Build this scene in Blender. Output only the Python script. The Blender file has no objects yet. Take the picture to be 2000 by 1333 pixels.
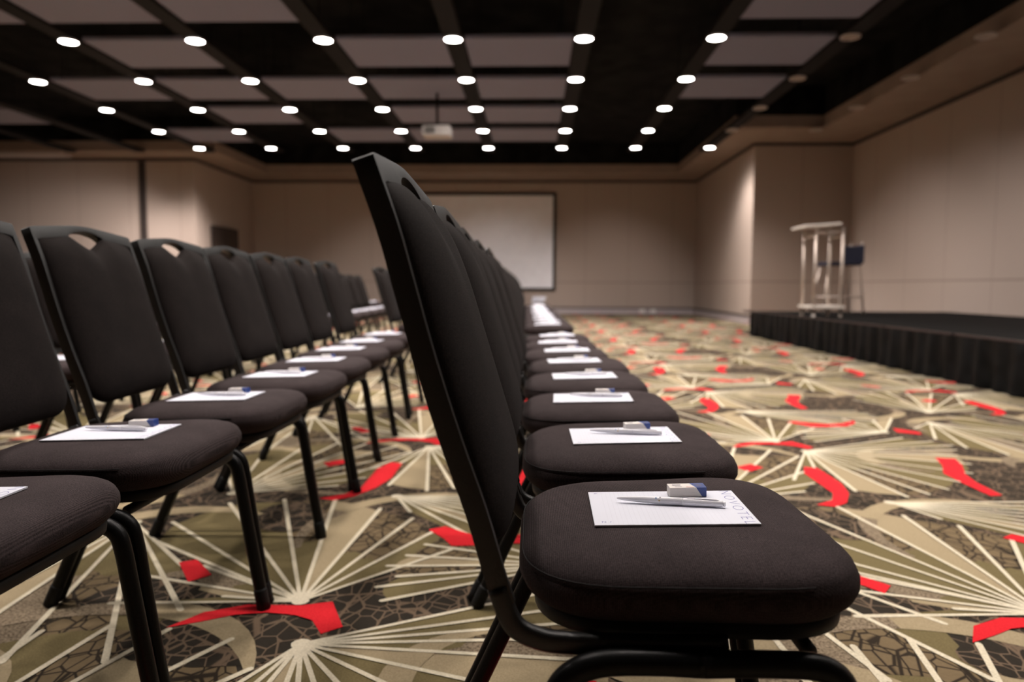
import bpy, math, random
from mathutils import Vector, Matrix
C = bpy.context.scene.collection
PI = math.pi
rnd = random.Random(7)

# ------------------------------------------------------------------ helpers
def tag(o, label=None, cat=None, group=None, kind=None):
    if label: o['label'] = label
    if cat: o['category'] = cat
    if group: o['group'] = group
    if kind: o['kind'] = kind
    return o

def empty(name, loc=(0, 0, 0), rz=0.0):
    o = bpy.data.objects.new(name, None)
    o.empty_display_size = 0.05
    C.objects.link(o)
    o.location = loc
    o.rotation_euler = (0, 0, rz)
    return o

class MB:
    def __init__(s):
        s.v = []; s.f = []; s.m = []; s.sm = []
    def add(s, vs, fs, m=0, smooth=False):
        b = len(s.v)
        s.v += [tuple(p) for p in vs]
        for f in fs:
            s.f.append(tuple(i + b for i in f)); s.m.append(m); s.sm.append(smooth)
    def box(s, x0, x1, y0, y1, z0, z1, m=0):
        vs = [(x, y, z) for z in (z0, z1) for y in (y0, y1) for x in (x0, x1)]
        s.add(vs, [(0, 2, 3, 1), (4, 5, 7, 6), (0, 1, 5, 4), (2, 6, 7, 3), (0, 4, 6, 2), (1, 3, 7, 5)], m)
    def sweep(s, pts, ra, rb, n=12, m=0, cap=True, closed=False, side=Vector((0, 1, 0)), power=1.0):
        """ellipse swept along pts; ra = half size in the plane normal, rb = half size along 'side'"""
        P = [Vector(p) for p in pts]
        N = len(P); vs = []
        for i, p in enumerate(P):
            if closed:
                t = P[(i + 1) % N] - P[i - 1]
            else:
                t = P[min(i + 1, N - 1)] - P[max(i - 1, 0)]
            t.normalize()
            sd = side - t * side.dot(t)
            if sd.length < 1e-4:
                sd = Vector((1, 0, 0)) - t * t.x
            sd.normalize()
            nn = t.cross(sd).normalized()
            a = ra[i] if isinstance(ra, (list, tuple)) else ra
            b = rb[i] if isinstance(rb, (list, tuple)) else rb
            for k in range(n):
                th = 2 * PI * k / n
                c, d = math.cos(th), math.sin(th)
                c = math.copysign(abs(c) ** power, c); d = math.copysign(abs(d) ** power, d)
                vs.append(p + nn * (a * c) + sd * (b * d))
        fs = []
        M = N if closed else N - 1
        for i in range(M):
            for k in range(n):
                j = (i + 1) % N
                fs.append((i * n + k, i * n + (k + 1) % n, j * n + (k + 1) % n, j * n + k))
        if cap and not closed:
            fs.append(tuple(range(n)))
            fs.append(tuple((N - 1) * n + k for k in reversed(range(n))))
        s.add(vs, fs, m, True)
    def cyl(s, x, y, z0, z1, r0, r1=None, n=24, m=0, smooth=True):
        r1 = r0 if r1 is None else r1
        vs = []
        for z, r in ((z0, r0), (z1, r1)):
            vs += [(x + r * math.cos(2 * PI * k / n), y + r * math.sin(2 * PI * k / n), z) for k in range(n)]
        s.add(vs, [(k, (k + 1) % n, n + (k + 1) % n, n + k) for k in range(n)], m, smooth)
        s.add(vs, [tuple(reversed(range(n))), tuple(range(n, 2 * n))], m, False)
    def mesh(s, name, mats, bevel=0.0, autosm=True):
        me = bpy.data.meshes.new(name)
        me.from_pydata(s.v, [], s.f)
        for mt in (mats if isinstance(mats, (list, tuple)) else [mats]):
            me.materials.append(mt)
        me.polygons.foreach_set('material_index', s.m)
        me.polygons.foreach_set('use_smooth', s.sm)
        me.update()
        import bmesh
        bm = bmesh.new(); bm.from_mesh(me)
        if bevel > 0:
            bmesh.ops.remove_doubles(bm, verts=bm.verts, dist=1e-6)
            es = [e for e in bm.edges if len(e.link_faces) == 2 and e.calc_face_angle(0) > 0.6]
            bmesh.ops.bevel(bm, geom=es, offset=bevel, segments=2, profile=0.7, affect='EDGES', clamp_overlap=True)
        bmesh.ops.recalc_face_normals(bm, faces=bm.faces)
        bm.to_mesh(me); bm.free()
        return me
    def build(s, name, mats, parent=None, bevel=0.0, loc=None):
        o = bpy.data.objects.new(name, s.mesh(name, mats, bevel))
        C.objects.link(o)
        if parent: o.parent = parent
        if loc: o.location = loc
        return o

def copy_tree(o, parent=None):
    c = o.copy(); C.objects.link(c)
    c.parent = parent
    for ch in o.children:
        copy_tree(ch, c)
    return c

def lerp(a, b, t): return a + (b - a) * t
def smooth(t):
    t = max(0.0, min(1.0, t)); return t * t * (3 - 2 * t)

def catmull(pts, n=6):
    P = [Vector(p) for p in pts]
    P = [P[0] * 2 - P[1]] + P + [P[-1] * 2 - P[-2]]
    out = []
    for i in range(1, len(P) - 2):
        for k in range(n):
            t = k / n
            a, b, c, d = P[i - 1], P[i], P[i + 1], P[i + 2]
            out.append(0.5 * ((2 * b) + (-a + c) * t + (2 * a - 5 * b + 4 * c - d) * t * t + (-a + 3 * b - 3 * c + d) * t ** 3))
    out.append(P[-2])
    return out

# ------------------------------------------------------------------ materials
def lin(c):
    c = c / 255.0
    return c / 12.92 if c <= 0.04045 else ((c + 0.055) / 1.055) ** 2.4
def srgb(r, g, b): return (lin(r), lin(g), lin(b), 1)

def mat(name, col, rough=0.6, metal=0.0, spec=0.5, emit=None, estr=0.0, sheen=0.0):
    m = bpy.data.materials.new(name); m.use_nodes = True
    b = m.node_tree.nodes['Principled BSDF']
    b.inputs['Base Color'].default_value = col
    b.inputs['Roughness'].default_value = rough
    b.inputs['Metallic'].default_value = metal
    b.inputs['Specular IOR Level'].default_value = spec
    if sheen: b.inputs['Sheen Weight'].default_value = sheen
    if emit:
        b.inputs['Emission Color'].default_value = emit
        b.inputs['Emission Strength'].default_value = estr
    return m

def N(m, t, **kw):
    n = m.node_tree.nodes.new(t)
    for k, v in kw.items():
        if k in n.inputs: n.inputs[k].default_value = v
        else: setattr(n, k, v)
    return n
def L(m, a, b): m.node_tree.links.new(a, b)
def bsdf(m): return m.node_tree.nodes['Principled BSDF']

def noise_mix(m, c0, c1, scale, lo=0.35, hi=0.65, coord='Object', detail=4, bump=0.0, bscale=None, stretch=None):
    tc = N(m, 'ShaderNodeTexCoord')
    src = tc.outputs[coord]
    if stretch:
        mp = N(m, 'ShaderNodeMapping'); mp.inputs['Scale'].default_value = stretch
        L(m, src, mp.inputs['Vector']); src = mp.outputs['Vector']
    nz = N(m, 'ShaderNodeTexNoise'); nz.inputs['Scale'].default_value = scale; nz.inputs['Detail'].default_value = detail
    L(m, src, nz.inputs['Vector'])
    cr = N(m, 'ShaderNodeValToRGB')
    cr.color_ramp.elements[0].position = lo; cr.color_ramp.elements[1].position = hi
    cr.color_ramp.elements[0].color = c0; cr.color_ramp.elements[1].color = c1
    L(m, nz.outputs['Fac'], cr.inputs['Fac'])
    L(m, cr.outputs['Color'], bsdf(m).inputs['Base Color'])
    if bump:
        n2 = nz
        if bscale:
            n2 = N(m, 'ShaderNodeTexNoise'); n2.inputs['Scale'].default_value = bscale; n2.inputs['Detail'].default_value = 2
            L(m, src, n2.inputs['Vector'])
        bp = N(m, 'ShaderNodeBump'); bp.inputs['Strength'].default_value = bump; bp.inputs['Distance'].default_value = 0.002
        L(m, n2.outputs['Fac'], bp.inputs['Height']); L(m, bp.outputs['Normal'], bsdf(m).inputs['Normal'])
    return cr

# fabric of seats and backs: fine ribbed weave
def fabric(name, base, hi, waves):
    m = mat(name, base, rough=0.95, spec=0.12, sheen=0.0)
    tc = N(m, 'ShaderNodeTexCoord')
    nz = N(m, 'ShaderNodeTexNoise'); nz.inputs['Scale'].default_value = 620; nz.inputs['Detail'].default_value = 3
    L(m, tc.outputs['Object'], nz.inputs['Vector'])
    tot = nz.outputs['Fac']
    for dr, sc, wt in waves:
        wv = N(m, 'ShaderNodeTexWave'); wv.wave_type = 'BANDS'; wv.bands_direction = dr
        wv.inputs['Scale'].default_value = sc; wv.inputs['Distortion'].default_value = 0.0
        L(m, tc.outputs['Object'], wv.inputs['Vector'])
        mu = N(m, 'ShaderNodeMath', operation='MULTIPLY_ADD'); L(m, wv.outputs['Fac'], mu.inputs[0]); mu.inputs[1].default_value = wt; L(m, tot, mu.inputs[2])
        tot = mu.outputs[0]
    b = mu
    mr = N(m, 'ShaderNodeMapRange'); mr.inputs['From Min'].default_value = 0.42; mr.inputs['From Max'].default_value = 1.05
    L(m, b.outputs[0], mr.inputs['Value'])
    n3 = N(m, 'ShaderNodeTexNoise'); n3.inputs['Scale'].default_value = 14; L(m, tc.outputs['Object'], n3.inputs['Vector'])
    mx = N(m, 'ShaderNodeMix', data_type='RGBA'); mx.inputs['A'].default_value = base; mx.inputs['B'].default_value = hi
    mm = N(m, 'ShaderNodeMath', operation='MULTIPLY'); L(m, mr.outputs[0], mm.inputs[0]); 
    ma = N(m, 'ShaderNodeMath', operation='ADD'); L(m, n3.outputs['Fac'], ma.inputs[0]); ma.inputs[1].default_value = 0.4
    L(m, ma.outputs[0], mm.inputs[1])
    L(m, mm.outputs[0], mx.inputs['Factor']); L(m, mx.outputs['Result'], bsdf(m).inputs['Base Color'])
    bp = N(m, 'ShaderNodeBump'); bp.inputs['Strength'].default_value = 0.5; bp.inputs['Distance'].default_value = 0.0008
    L(m, b.outputs[0], bp.inputs['Height']); L(m, bp.outputs['Normal'], bsdf(m).inputs['Normal'])
    return m

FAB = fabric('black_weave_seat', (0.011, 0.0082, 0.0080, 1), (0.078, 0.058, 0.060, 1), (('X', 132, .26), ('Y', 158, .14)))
FABB = fabric('black_weave_back', (0.004, 0.003, 0.0028, 1), (0.038, 0.028, 0.026, 1), (('Z', 150, .09), ('Y', 158, .10)))  # same cloth as the seats, toned darker to deepen shade on the backs
PIPE = mat('piping_cord', (0.012, 0.010, 0.010, 1), rough=0.8, spec=0.2)
FRAME = mat('black_powder_coat', (0.012, 0.0115, 0.012, 1), rough=0.44, spec=0.6)
noise_mix(FRAME, (0.003, 0.003, 0.003, 1), (0.006, 0.006, 0.006, 1), 300, bump=0.22, bscale=420)
LEGM = mat('black_powder_coat_dimmed', (0.004, 0.004, 0.004, 1), rough=0.36, spec=0.18)  # same coat as the frame, reflections cut so the legs look darker
noise_mix(LEGM, (0.003, 0.003, 0.003, 1), (0.006, 0.006, 0.006, 1), 300, bump=0.15, bscale=420)
RUB = mat('black_rubber', (0.006, 0.006, 0.006, 1), rough=0.7, spec=0.3)
BOARD = mat('black_seat_board', (0.008, 0.008, 0.008, 1), rough=0.6, spec=0.3)

# ------------------------------------------------------------------ camera
cam_d = bpy.data.cameras.new('camera'); cam = bpy.data.objects.new('camera', cam_d); C.objects.link(cam)
CF = 1400.0; YAW, PIT, ROL = 2.94557771e-02, 7.62650787e-02, 4.16993523e-03
def camR():
    cy, sy = math.cos(YAW), math.sin(YAW); Rz = Matrix(((cy, sy, 0), (-sy, cy, 0), (0, 0, 1)))
    cp, sp = math.cos(PIT), math.sin(PIT); Rx = Matrix(((1, 0, 0), (0, cp, -sp), (0, sp, cp)))
    cr, sr = math.cos(ROL), math.sin(ROL); Ry = Matrix(((cr, 0, sr), (0, 1, 0), (-sr, 0, cr)))
    return Ry @ Rx @ Rz
R = camR()
right, fwd, up = Vector(R[0]), Vector(R[1]), Vector(R[2])
M = Matrix((right, up, -fwd)).transposed().to_4x4()
M.translation = Vector((0, 0, 0.78))
cam.matrix_world = M
cam_d.sensor_width = 36.0; cam_d.lens = CF * 36.0 / 2000.0
cam_d.clip_start = 0.05; cam_d.clip_end = 100
cam_d.dof.use_dof = True; cam_d.dof.focus_distance = 1.06; cam_d.dof.aperture_fstop = 2.9
bpy.context.scene.camera = cam

# ------------------------------------------------------------------ carpet
def carpet_mat(name, c0, c1, scale=260, bump=0.35):
    m = mat(name, c0, rough=0.97, spec=0.1)
    noise_mix(m, c0, c1, scale, 0.3, 0.7, bump=bump, bscale=400)
    return m
def crackle(name, ground, ground2, line, scale, width):
    m = mat(name, ground, rough=0.97, spec=0.1)
    tc = N(m, 'ShaderNodeTexCoord')
    nz = N(m, 'ShaderNodeTexNoise'); nz.inputs['Scale'].default_value = 120; L(m, tc.outputs['Object'], nz.inputs['Vector'])
    g = N(m, 'ShaderNodeMix', data_type='RGBA'); g.inputs['A'].default_value = ground; g.inputs['B'].default_value = ground2
    L(m, nz.outputs['Fac'], g.inputs['Factor'])
    prev = g.outputs['Result']
    for sc, w in ((scale, width), (scale * 0.42, width * 0.62)):
        vo = N(m, 'ShaderNodeTexVoronoi'); vo.feature = 'DISTANCE_TO_EDGE'; vo.inputs['Scale'].default_value = sc
        vo.inputs['Randomness'].default_value = 0.8
        mp = N(m, 'ShaderNodeMapping'); mp.inputs['Scale'].default_value = (1.0, 0.75, 0.0); mp.inputs['Rotation'].default_value = (0, 0, 0.6 if sc == scale else 0.2)
        L(m, tc.outputs['Object'], mp.inputs['Vector']); L(m, mp.outputs['Vector'], vo.inputs['Vector'])
        cr = N(m, 'ShaderNodeMapRange'); cr.inputs['From Min'].default_value = w * 0.6; cr.inputs['From Max'].default_value = w * 1.3
        cr.inputs['To Min'].default_value = 1.0; cr.inputs['To Max'].default_value = 0.0
        L(m, vo.outputs['Distance'], cr.inputs['Value'])
        mx = N(m, 'ShaderNodeMix', data_type='RGBA'); mx.inputs['B'].default_value = line
        L(m, cr.outputs[0], mx.inputs['Factor']); L(m, prev, mx.inputs['A'])
        prev = mx.outputs['Result']
    L(m, prev, bsdf(m).inputs['Base Color'])
    bp = N(m, 'ShaderNodeBump'); bp.inputs['Strength'].default_value = 0.3; bp.inputs['Distance'].default_value = 0.002
    n2 = N(m, 'ShaderNodeTexNoise'); n2.inputs['Scale'].default_value = 400; L(m, tc.outputs['Object'], n2.inputs['Vector'])
    L(m, n2.outputs['Fac'], bp.inputs['Height']); L(m, bp.outputs['Normal'], bsdf(m).inputs['Normal'])
    return m
OLIVE, OLIVE2 = (0.128, 0.101, 0.046, 1), (0.182, 0.145, 0.070, 1)
BRN, BRN2 = (0.145, 0.105, 0.058, 1), (0.190, 0.140, 0.080, 1)
K_DARKCR = crackle('carpet_dark_crackle', (0.022, 0.018, 0.013, 1), (0.034, 0.027, 0.02, 1), (0.150, 0.105, 0.070, 1), 24, 0.035)
K_CR = crackle('carpet_brown_crackle', BRN, BRN2, (0.030, 0.022, 0.015, 1), 24, 0.045)
K_OL = carpet_mat('carpet_olive', OLIVE, OLIVE2)
K_SP = carpet_mat('carpet_speckle', (0.07, 0.050, 0.03, 1), (0.33, 0.26, 0.18, 1), 170)
K_BE = carpet_mat('carpet_beige', (0.28, 0.222, 0.135, 1), (0.38, 0.305, 0.19, 1))
K_WH = carpet_mat('carpet_cream', (0.54, 0.48, 0.35, 1), (0.74, 0.67, 0.52, 1), 240, 0.5)
K_RD = carpet_mat('carpet_red', (0.56, 0.012, 0.020, 1), (0.70, 0.026, 0.034, 1))
KM = [K_CR, K_DARKCR, K_OL, K_SP, K_BE, K_WH, K_RD]

PX, PY = 1.80, 1.915
FANS = [
 ((-.57, 1.70), [(-.46, -.03), (-.20, .02), (-.47, .14), (-.34, .21), (-.58, .40), (-.61, .57), (-.51, .78), (-.33, .83), (-.15, .86), (.04, .74), (.17, .64), (.27, .54), (.33, .36)]),
 ((-.50, 1.49), [(-.24, -.52), (-.15, -.60), (-.06, -.67), (.10, -.74), (.20, -.70), (.31, -.63), (.42, -.52), (.55, -.38), (.64, -.22), (.68, -.05), (.74, .06), (.78, .16), (.73, .25), (.62, .33)]),
 ((-.50, 2.59), [(.08, -.18), (.42, -.56), (.52, -.50), (.60, -.43), (.67, -.36), (.72, -.28), (.75, -.20), (.78, -.12), (.78, -.04), (.74, .04)]),
 ((.10, 1.96), [(-.47, -.25), (-.50, -.17), (-.46, -.10), (-.50, -.03), (-.46, .05), (-.42, .14), (-.36, .25), (-.22, .34), (-.06, .38), (.10, .36), (.24, .42)]),
 ((.50, 2.26), [(-.18, -.18), (-.22, -.46), (-.18, -.66), (-.07, -.80), (.05, -.88), (.21, -.87), (.42, -.86), (.46, -.62), (.33, -.35)]),
 ((.68, 2.60), [(-.25, .50), (-.14, .72), (.02, .84), (.16, .88), (.30, .86), (.46, .82), (.55, .70), (.52, .46), (.44, .24), (.36, .12)]),
]
REDS = [
 [(-.83, 1.55), (-.78, 1.63), (-.69, 1.675), (-.56, 1.675), (-.49, 1.70), (-.43, 1.57), (-.47, 1.535), (-.51, 1.60), (-.56, 1.625), (-.63, 1.635), (-.70, 1.62), (-.76, 1.585)],
 [(-.99, 1.93), (-.95, 1.955), (-.86, 1.85), (-.90, 1.80)],
 [(-.33, 2.23), (-.28, 2.265), (-.20, 2.20), (-.12, 2.18), (-.03, 2.20), (.08, 2.30), (.06, 2.22), (-.03, 2.12), (-.14, 2.10), (-.24, 2.09), (-.27, 2.15)],
 [(-.78, 2.55), (-.70, 2.61), (-.66, 2.70), (-.66, 2.82), (-.66, 2.99), (-.62, 3.10), (-.57, 3.08), (-.57, 2.96), (-.57, 2.84), (-.60, 2.70), (-.66, 2.58), (-.72, 2.53)],
 [(.05, 3.30), (.13, 3.28), (.09, 3.16), (.01, 3.00), (-.02, 2.87), (-.03, 2.70), (-.08, 2.69), (-.08, 2.85), (-.07, 3.02), (0, 3.15)],
 [(.20, 2.08), (.29, 1.97), (.27, 1.91), (.17, 1.97)],
 [(.88, 3.08), (.96, 3.14), (1.00, 3.08), (.92, 3.01)],
]
BEIGE = [  # (centre, radius, width, a0, a1)  pale swooshes
 ((-.30, 2.20), .42, .055, 60, 200), ((-.95, 1.25), .40, .07, 20, 130), ((.35, 1.65), .30, .06, 200, 330),
 ((.70, 2.05), .36, .07, 60, 190), ((.15, 2.75), .38, .06, 250, 380), ((-.75, 2.95), .33, .06, 150, 290), ((.55, 3.1), .25, .07, 30, 170),
 ((-.05, 1.35), .22, .06, 100, 260),
]
DARKS = [((-.66, 1.50), .24, .11, .1), ((-.98, 1.72), .14, .10, .6), ((.0, 2.42), .26, .07, -.5), ((-.62, 2.75), .05, .20, 0), ((.98, 2.35), .12, .16, .3), ((.30, 3.05), .22, .10, .4)]
kb = MB()
kb.add([(-16, -5, 0), (7, -5, 0), (7, 21, 0), (-16, 21, 0)], [(0, 1, 2, 3)], 1)
zi = 0
def poly(pts, m, layer):
    global zi
    zi += 1
    z = layer * 0.0004 + (zi % 400) * 1e-6
    kb.add([(p[0], p[1], z) for p in pts], [tuple(range(len(pts)))], m)
def capsule(a, b, w0, w1, m, layer):
    a = Vector(a); b = Vector(b); d = (b - a).normalized(); n = Vector((-d.y, d.x))
    pts = [a + n * w0, a - n * w0, b - n * w1]
    for k in range(1, 4):
        th = PI * k / 4
        pts.append(b - n * (w1 * math.cos(th)) + d * (w1 * math.sin(th)))
    pts.append(b + n * w1)
    poly(pts, m, layer)
WEDGE = [2, 0, 2, 4, 0, 2, 3, 2, 0, 0, 2, 4, 2]
for i in range(-8, 4):
    for j in range(-2, 10):
        ox, oy = i * PX, j * PY
        if ox + 1.2 < -15.5: continue
        for c, rx, ry, rot in DARKS:
            pts = []
            for k in range(18):
                th = 2 * PI * k / 18
                x, y = rx * math.cos(th), ry * math.sin(th)
                pts.append((ox + c[0] + x * math.cos(rot) - y * math.sin(rot), oy + c[1] + x * math.sin(rot) + y * math.cos(rot)))
            poly(pts, 1, 3)
        for fi, (ap, ends) in enumerate(FANS):
            A = Vector((ox + ap[0], oy + ap[1]))
            E_ = [Vector(e) for e in ends]
            for k in range(len(E_) - 1):
                e0, e1 = E_[k] * 0.97, E_[k + 1] * 0.97
                md = (e0 + e1) * 0.5; md = md.normalized() * (e0.length + e1.length) * 0.5 * 1.01
                mt = WEDGE[(k * 3 + fi * 5) % len(WEDGE)]
                if mt == 2 or mt == 4:
                    poly([A, A + e0, A + md, A + e1], mt, 1)
                else:   # two-tone wedge
                    poly([A, A + e0, A + md, A + e1], mt, 1)
                    poly([A, A + e0 * 0.45, A + md * 0.5, A + e1 * 0.5], 2, 2)
        for (c, r, w, a0, a1) in BEIGE:
            n = 14; o_, i_ = [], []
            for k in range(n + 1):
                th = math.radians(lerp(a0, a1, k / n)); ww = w * math.sin(PI * (0.08 + 0.84 * k / n)) * 0.6
                o_.append((ox + c[0] + (r + ww) * math.cos(th), oy + c[1] + (r + ww) * math.sin(th)))
                i_.append((ox + c[0] + (r - ww) * math.cos(th), oy + c[1] + (r - ww) * math.sin(th)))
            for k in range(n):
                poly([o_[k], o_[k + 1], i_[k + 1], i_[k]], 4 if k % 14 < 9 else 3, 4)
        for rr in REDS:
            import mathutils
            pts = [(ox + p[0], oy + p[1]) for p in rr]
            tris = mathutils.geometry.tessellate_polygon([[Vector((p[0], p[1], 0)) for p in pts]])
            zi += 1
            z = 7 * 0.0004 + (zi % 400) * 1e-6
            kb.add([(p[0], p[1], z) for p in pts], tris, 6)
        for fi, (ap, ends) in enumerate(FANS):
            A = (ox + ap[0], oy + ap[1])
            for e in ends:
                capsule(A, (A[0] + e[0], A[1] + e[1]), 0.0050, 0.0074, 5, 6)
            poly([(A[0] + .022 * math.cos(t * PI / 5), A[1] + .022 * math.sin(t * PI / 5)) for t in range(10)], 5, 6.5)
# clip to the room is not needed: the walls stand on the carpet
floor = kb.build('floor', KM); tag(floor, kind='structure')

# ------------------------------------------------------------------ room shell
def wall_mat(name, col, dark):
    m = mat(name, col, rough=0.9, spec=0.15)
    geo = N(m, 'ShaderNodeNewGeometry'); sp = N(m, 'ShaderNodeSeparateXYZ'); L(m, geo.outputs['Position'], sp.inputs[0])
    s = N(m, 'ShaderNodeMath', operation='ADD'); L(m, sp.outputs['X'], s.inputs[0]); L(m, sp.outputs['Y'], s.inputs[1])
    d = N(m, 'ShaderNodeMath', operation='DIVIDE'); L(m, s.outputs[0], d.inputs[0]); d.inputs[1].default_value = 1.22
    fr = N(m, 'ShaderNodeMath', operation='FRACT'); L(m, d.outputs[0], fr.inputs[0])
    lt = N(m, 'ShaderNodeMath', operation='LESS_THAN'); L(m, fr.outputs[0], lt.inputs[0]); lt.inputs[1].default_value = 0.010
    zz = N(m, 'ShaderNodeMath', operation='SUBTRACT'); L(m, sp.outputs['Z'], zz.inputs[0]); zz.inputs[1].default_value = 0.90
    za = N(m, 'ShaderNodeMath', operation='ABSOLUTE'); L(m, zz.outputs[0], za.inputs[0])
    zl = N(m, 'ShaderNodeMath', operation='LESS_THAN'); L(m, za.outputs[0], zl.inputs[0]); zl.inputs[1].default_value = 0.014
    mx = N(m, 'ShaderNodeMath', operation='MAXIMUM'); L(m, lt.outputs[0], mx.inputs[0]); L(m, zl.outputs[0], mx.inputs[1])
    tc = N(m, 'ShaderNodeTexCoord'); nz = N(m, 'ShaderNodeTexNoise'); nz.inputs['Scale'].default_value = 40
    mp = N(m, 'ShaderNodeMapping'); mp.inputs['Scale'].default_value = (1, 1, 6); L(m, tc.outputs['Object'], mp.inputs['Vector']); L(m, mp.outputs[0], nz.inputs['Vector'])
    c1 = N(m, 'ShaderNodeMix', data_type='RGBA'); c1.inputs['A'].default_value = col; c1.inputs['B'].default_value = tuple(x * 0.86 for x in col[:3]) + (1,)
    L(m, nz.outputs['Fac'], c1.inputs['Factor'])
    c2 = N(m, 'ShaderNodeMix', data_type='RGBA'); c2.inputs['B'].default_value = dark
    fm = N(m, 'ShaderNodeMath', operation='MULTIPLY'); L(m, mx.outputs[0], fm.inputs[0]); fm.inputs[1].default_value = 0.55
    L(m, fm.outputs[0], c2.inputs['Factor']); L(m, c1.outputs['Result'], c2.inputs['A'])
    L(m, c2.outputs['Result'], bsdf(m).inputs['Base Color'])
    return m
WALL = wall_mat('wall_fabric_panel', (0.46, 0.375, 0.325, 1), (0.20, 0.15, 0.12, 1))
SOFF = mat('soffit_paint', (0.31, 0.23, 0.185, 1), rough=0.9, spec=0.1)
noise_mix(SOFF, (0.27, 0.205, 0.17, 1), (0.30, 0.23, 0.19, 1), 3)
BLACK = mat('black_void_paint', (0.006, 0.006, 0.006, 1), rough=0.9, spec=0.1)
noise_mix(BLACK, (0.003, 0.003, 0.003, 1), (0.012, 0.012, 0.012, 1), 2.5)
BASEB = mat('baseboard_grey', (0.46, 0.40, 0.41, 1), rough=0.45, spec=0.4)
TRIMD = mat('dark_trim', (0.035, 0.025, 0.022, 1), rough=0.6)
SX, RX, AY, BY = 6.57, 4.55, 15.2, 20.5     # right wall, column face, alcove wall, back wall
LX, LY, WX = -8.0, 16.9, -15.5              # left recess wall, left front wall, far left wall
NY = -4.5
def wall(name, *b):
    m = MB(); m.box(*b); o = m.build(name, WALL); tag(o, kind='structure'); return o
HT = 4.5
wall('wall_right', SX, SX + .2, NY, AY, 0, HT)
wall('wall_right_alcove', RX, SX + .2, AY, AY + .2, 0, HT)
wall('wall_right_column', RX, RX + .2, AY + .2, BY, 0, HT)
wall('wall_back', LX - .2, RX + .2, BY, BY + .2, 0, HT)
wall('wall_left_recess', LX - .2, LX, LY, BY, 0, HT)
wall('wall_left_front', WX, LX - .2, LY, LY + .2, 0, HT)
wall('wall_left', WX - .2, WX, NY, LY + .2, 0, HT)
wall('wall_rear', WX - .2, SX + .2, NY - .2, NY, 0, HT)
# black plenum above the hanging panels
m = MB(); m.box(WX - .2, SX + .2, NY - .2, BY + .2, HT, HT + .1)
tag(m.build('ceiling', BLACK), kind='structure')
# painted soffit around the edge
ZS = 3.75
m = MB()
for b in ((5.37, SX, NY, 13.75), (3.75, SX, 13.75, AY), (3.75, RX, AY, 19.1), (LX, RX, 19.1, BY), (LX, -7.1, LY, 19.1), (WX, -7.1, 15.95, LY)):
    m.box(b[0], b[1], b[2], b[3], ZS, ZS + .22)
tag(m.build('ceiling_soffit', SOFF), kind='structure')
m = MB()   # upstand above the soffit edge is black
for b in ((5.37, 5.45, NY, 13.75), (3.75, 5.45, 13.75, 13.83), (3.75, 3.83, 13.83, 19.1), (-7.1, 3.83, 19.1, 19.18), (-7.18, -7.1, 15.95, 19.1), (WX, -7.18, 15.95, 16.03)):
    m.box(b[0], b[1], b[2], b[3], ZS + .22, HT)
tag(m.build('trim_1', BLACK), kind='structure')
# shadow gap between wall and soffit
m = MB()
for b in ((SX - .03, SX, NY, AY), (RX, SX, AY - .03, AY), (RX - .03, RX, AY, BY), (LX, RX, BY - .03, BY), (LX, LX + .03, LY, BY), (WX, LX, LY - .03, LY)):
    m.box(b[0], b[1], b[2], b[3], ZS - .06, ZS - .001)
tag(m.build('trim_2', TRIMD), kind='structure')
# baseboards
def bb(name, x0, x1, y0, y1):
    m = MB(); m.box(x0, x1, y0, y1, 0, .155, 0)
    ex = 0.008
    m.box(x0 - (ex if x1 - x0 < .1 else 0), x1 + (ex if x1 - x0 < .1 else 0), y0 - (ex if y1 - y0 < .1 else 0), y1, .155, .195, 1)
    tag(m.build(name, [BASEB, TRIMD]), kind='structure')
bb('baseboard_back', LX + .03, RX - .03, BY - .025, BY)
bb('baseboard_right', RX - .025, RX, AY + .01, BY)
bb('baseboard_left', LX, LX + .025, LY, BY)
bb('baseboard_left_front', WX, LX, LY - .025, LY)
# joint where the folding wall meets the column on the left
m = MB(); m.box(-9.32, -9.16, LY - .03, LY, .2, ZS - .07)
tag(m.build('trim_3', TRIMD), kind='structure')
m = MB(); m.box(WX, -10.7, 16.1, 16.55, ZS - .05, ZS - .001)
tag(m.build('trim_4', mat('pale_track_cover', (0.45, 0.40, 0.40, 1), rough=.7)), kind='structure')

# door in the recess
DOOR = mat('dark_door_leaf', (0.045, 0.032, 0.028, 1), rough=.5)
noise_mix(DOOR, (0.038, 0.027, 0.024, 1), (0.055, 0.04, 0.034, 1), 6, stretch=(1, 1, .1))
CHROME = mat('brushed_steel', (0.62, 0.60, 0.58, 1), rough=.32, metal=1)
d = empty('door_1', (LX, 18.45, 0)); tag(d, kind='structure')
m = MB(); m.box(0, .03, -.72, .72, 0.01, 2.2); m.build('door_leaf', DOOR, d)
m = MB(); m.box(0, .05, -.78, -.72, 0, 2.26); m.box(0, .05, .72, .78, 0, 2.26); m.box(0, .05, -.72, .72, 2.2, 2.26); m.build('door_frame', TRIMD, d)
m = MB(); m.sweep([(.03, .05, 1.0), (.08, .05, 1.0), (.08, .05, 1.25), (.03, .05, 1.25)], .01, .01); m.build('door_handle', CHROME, d)

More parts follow.
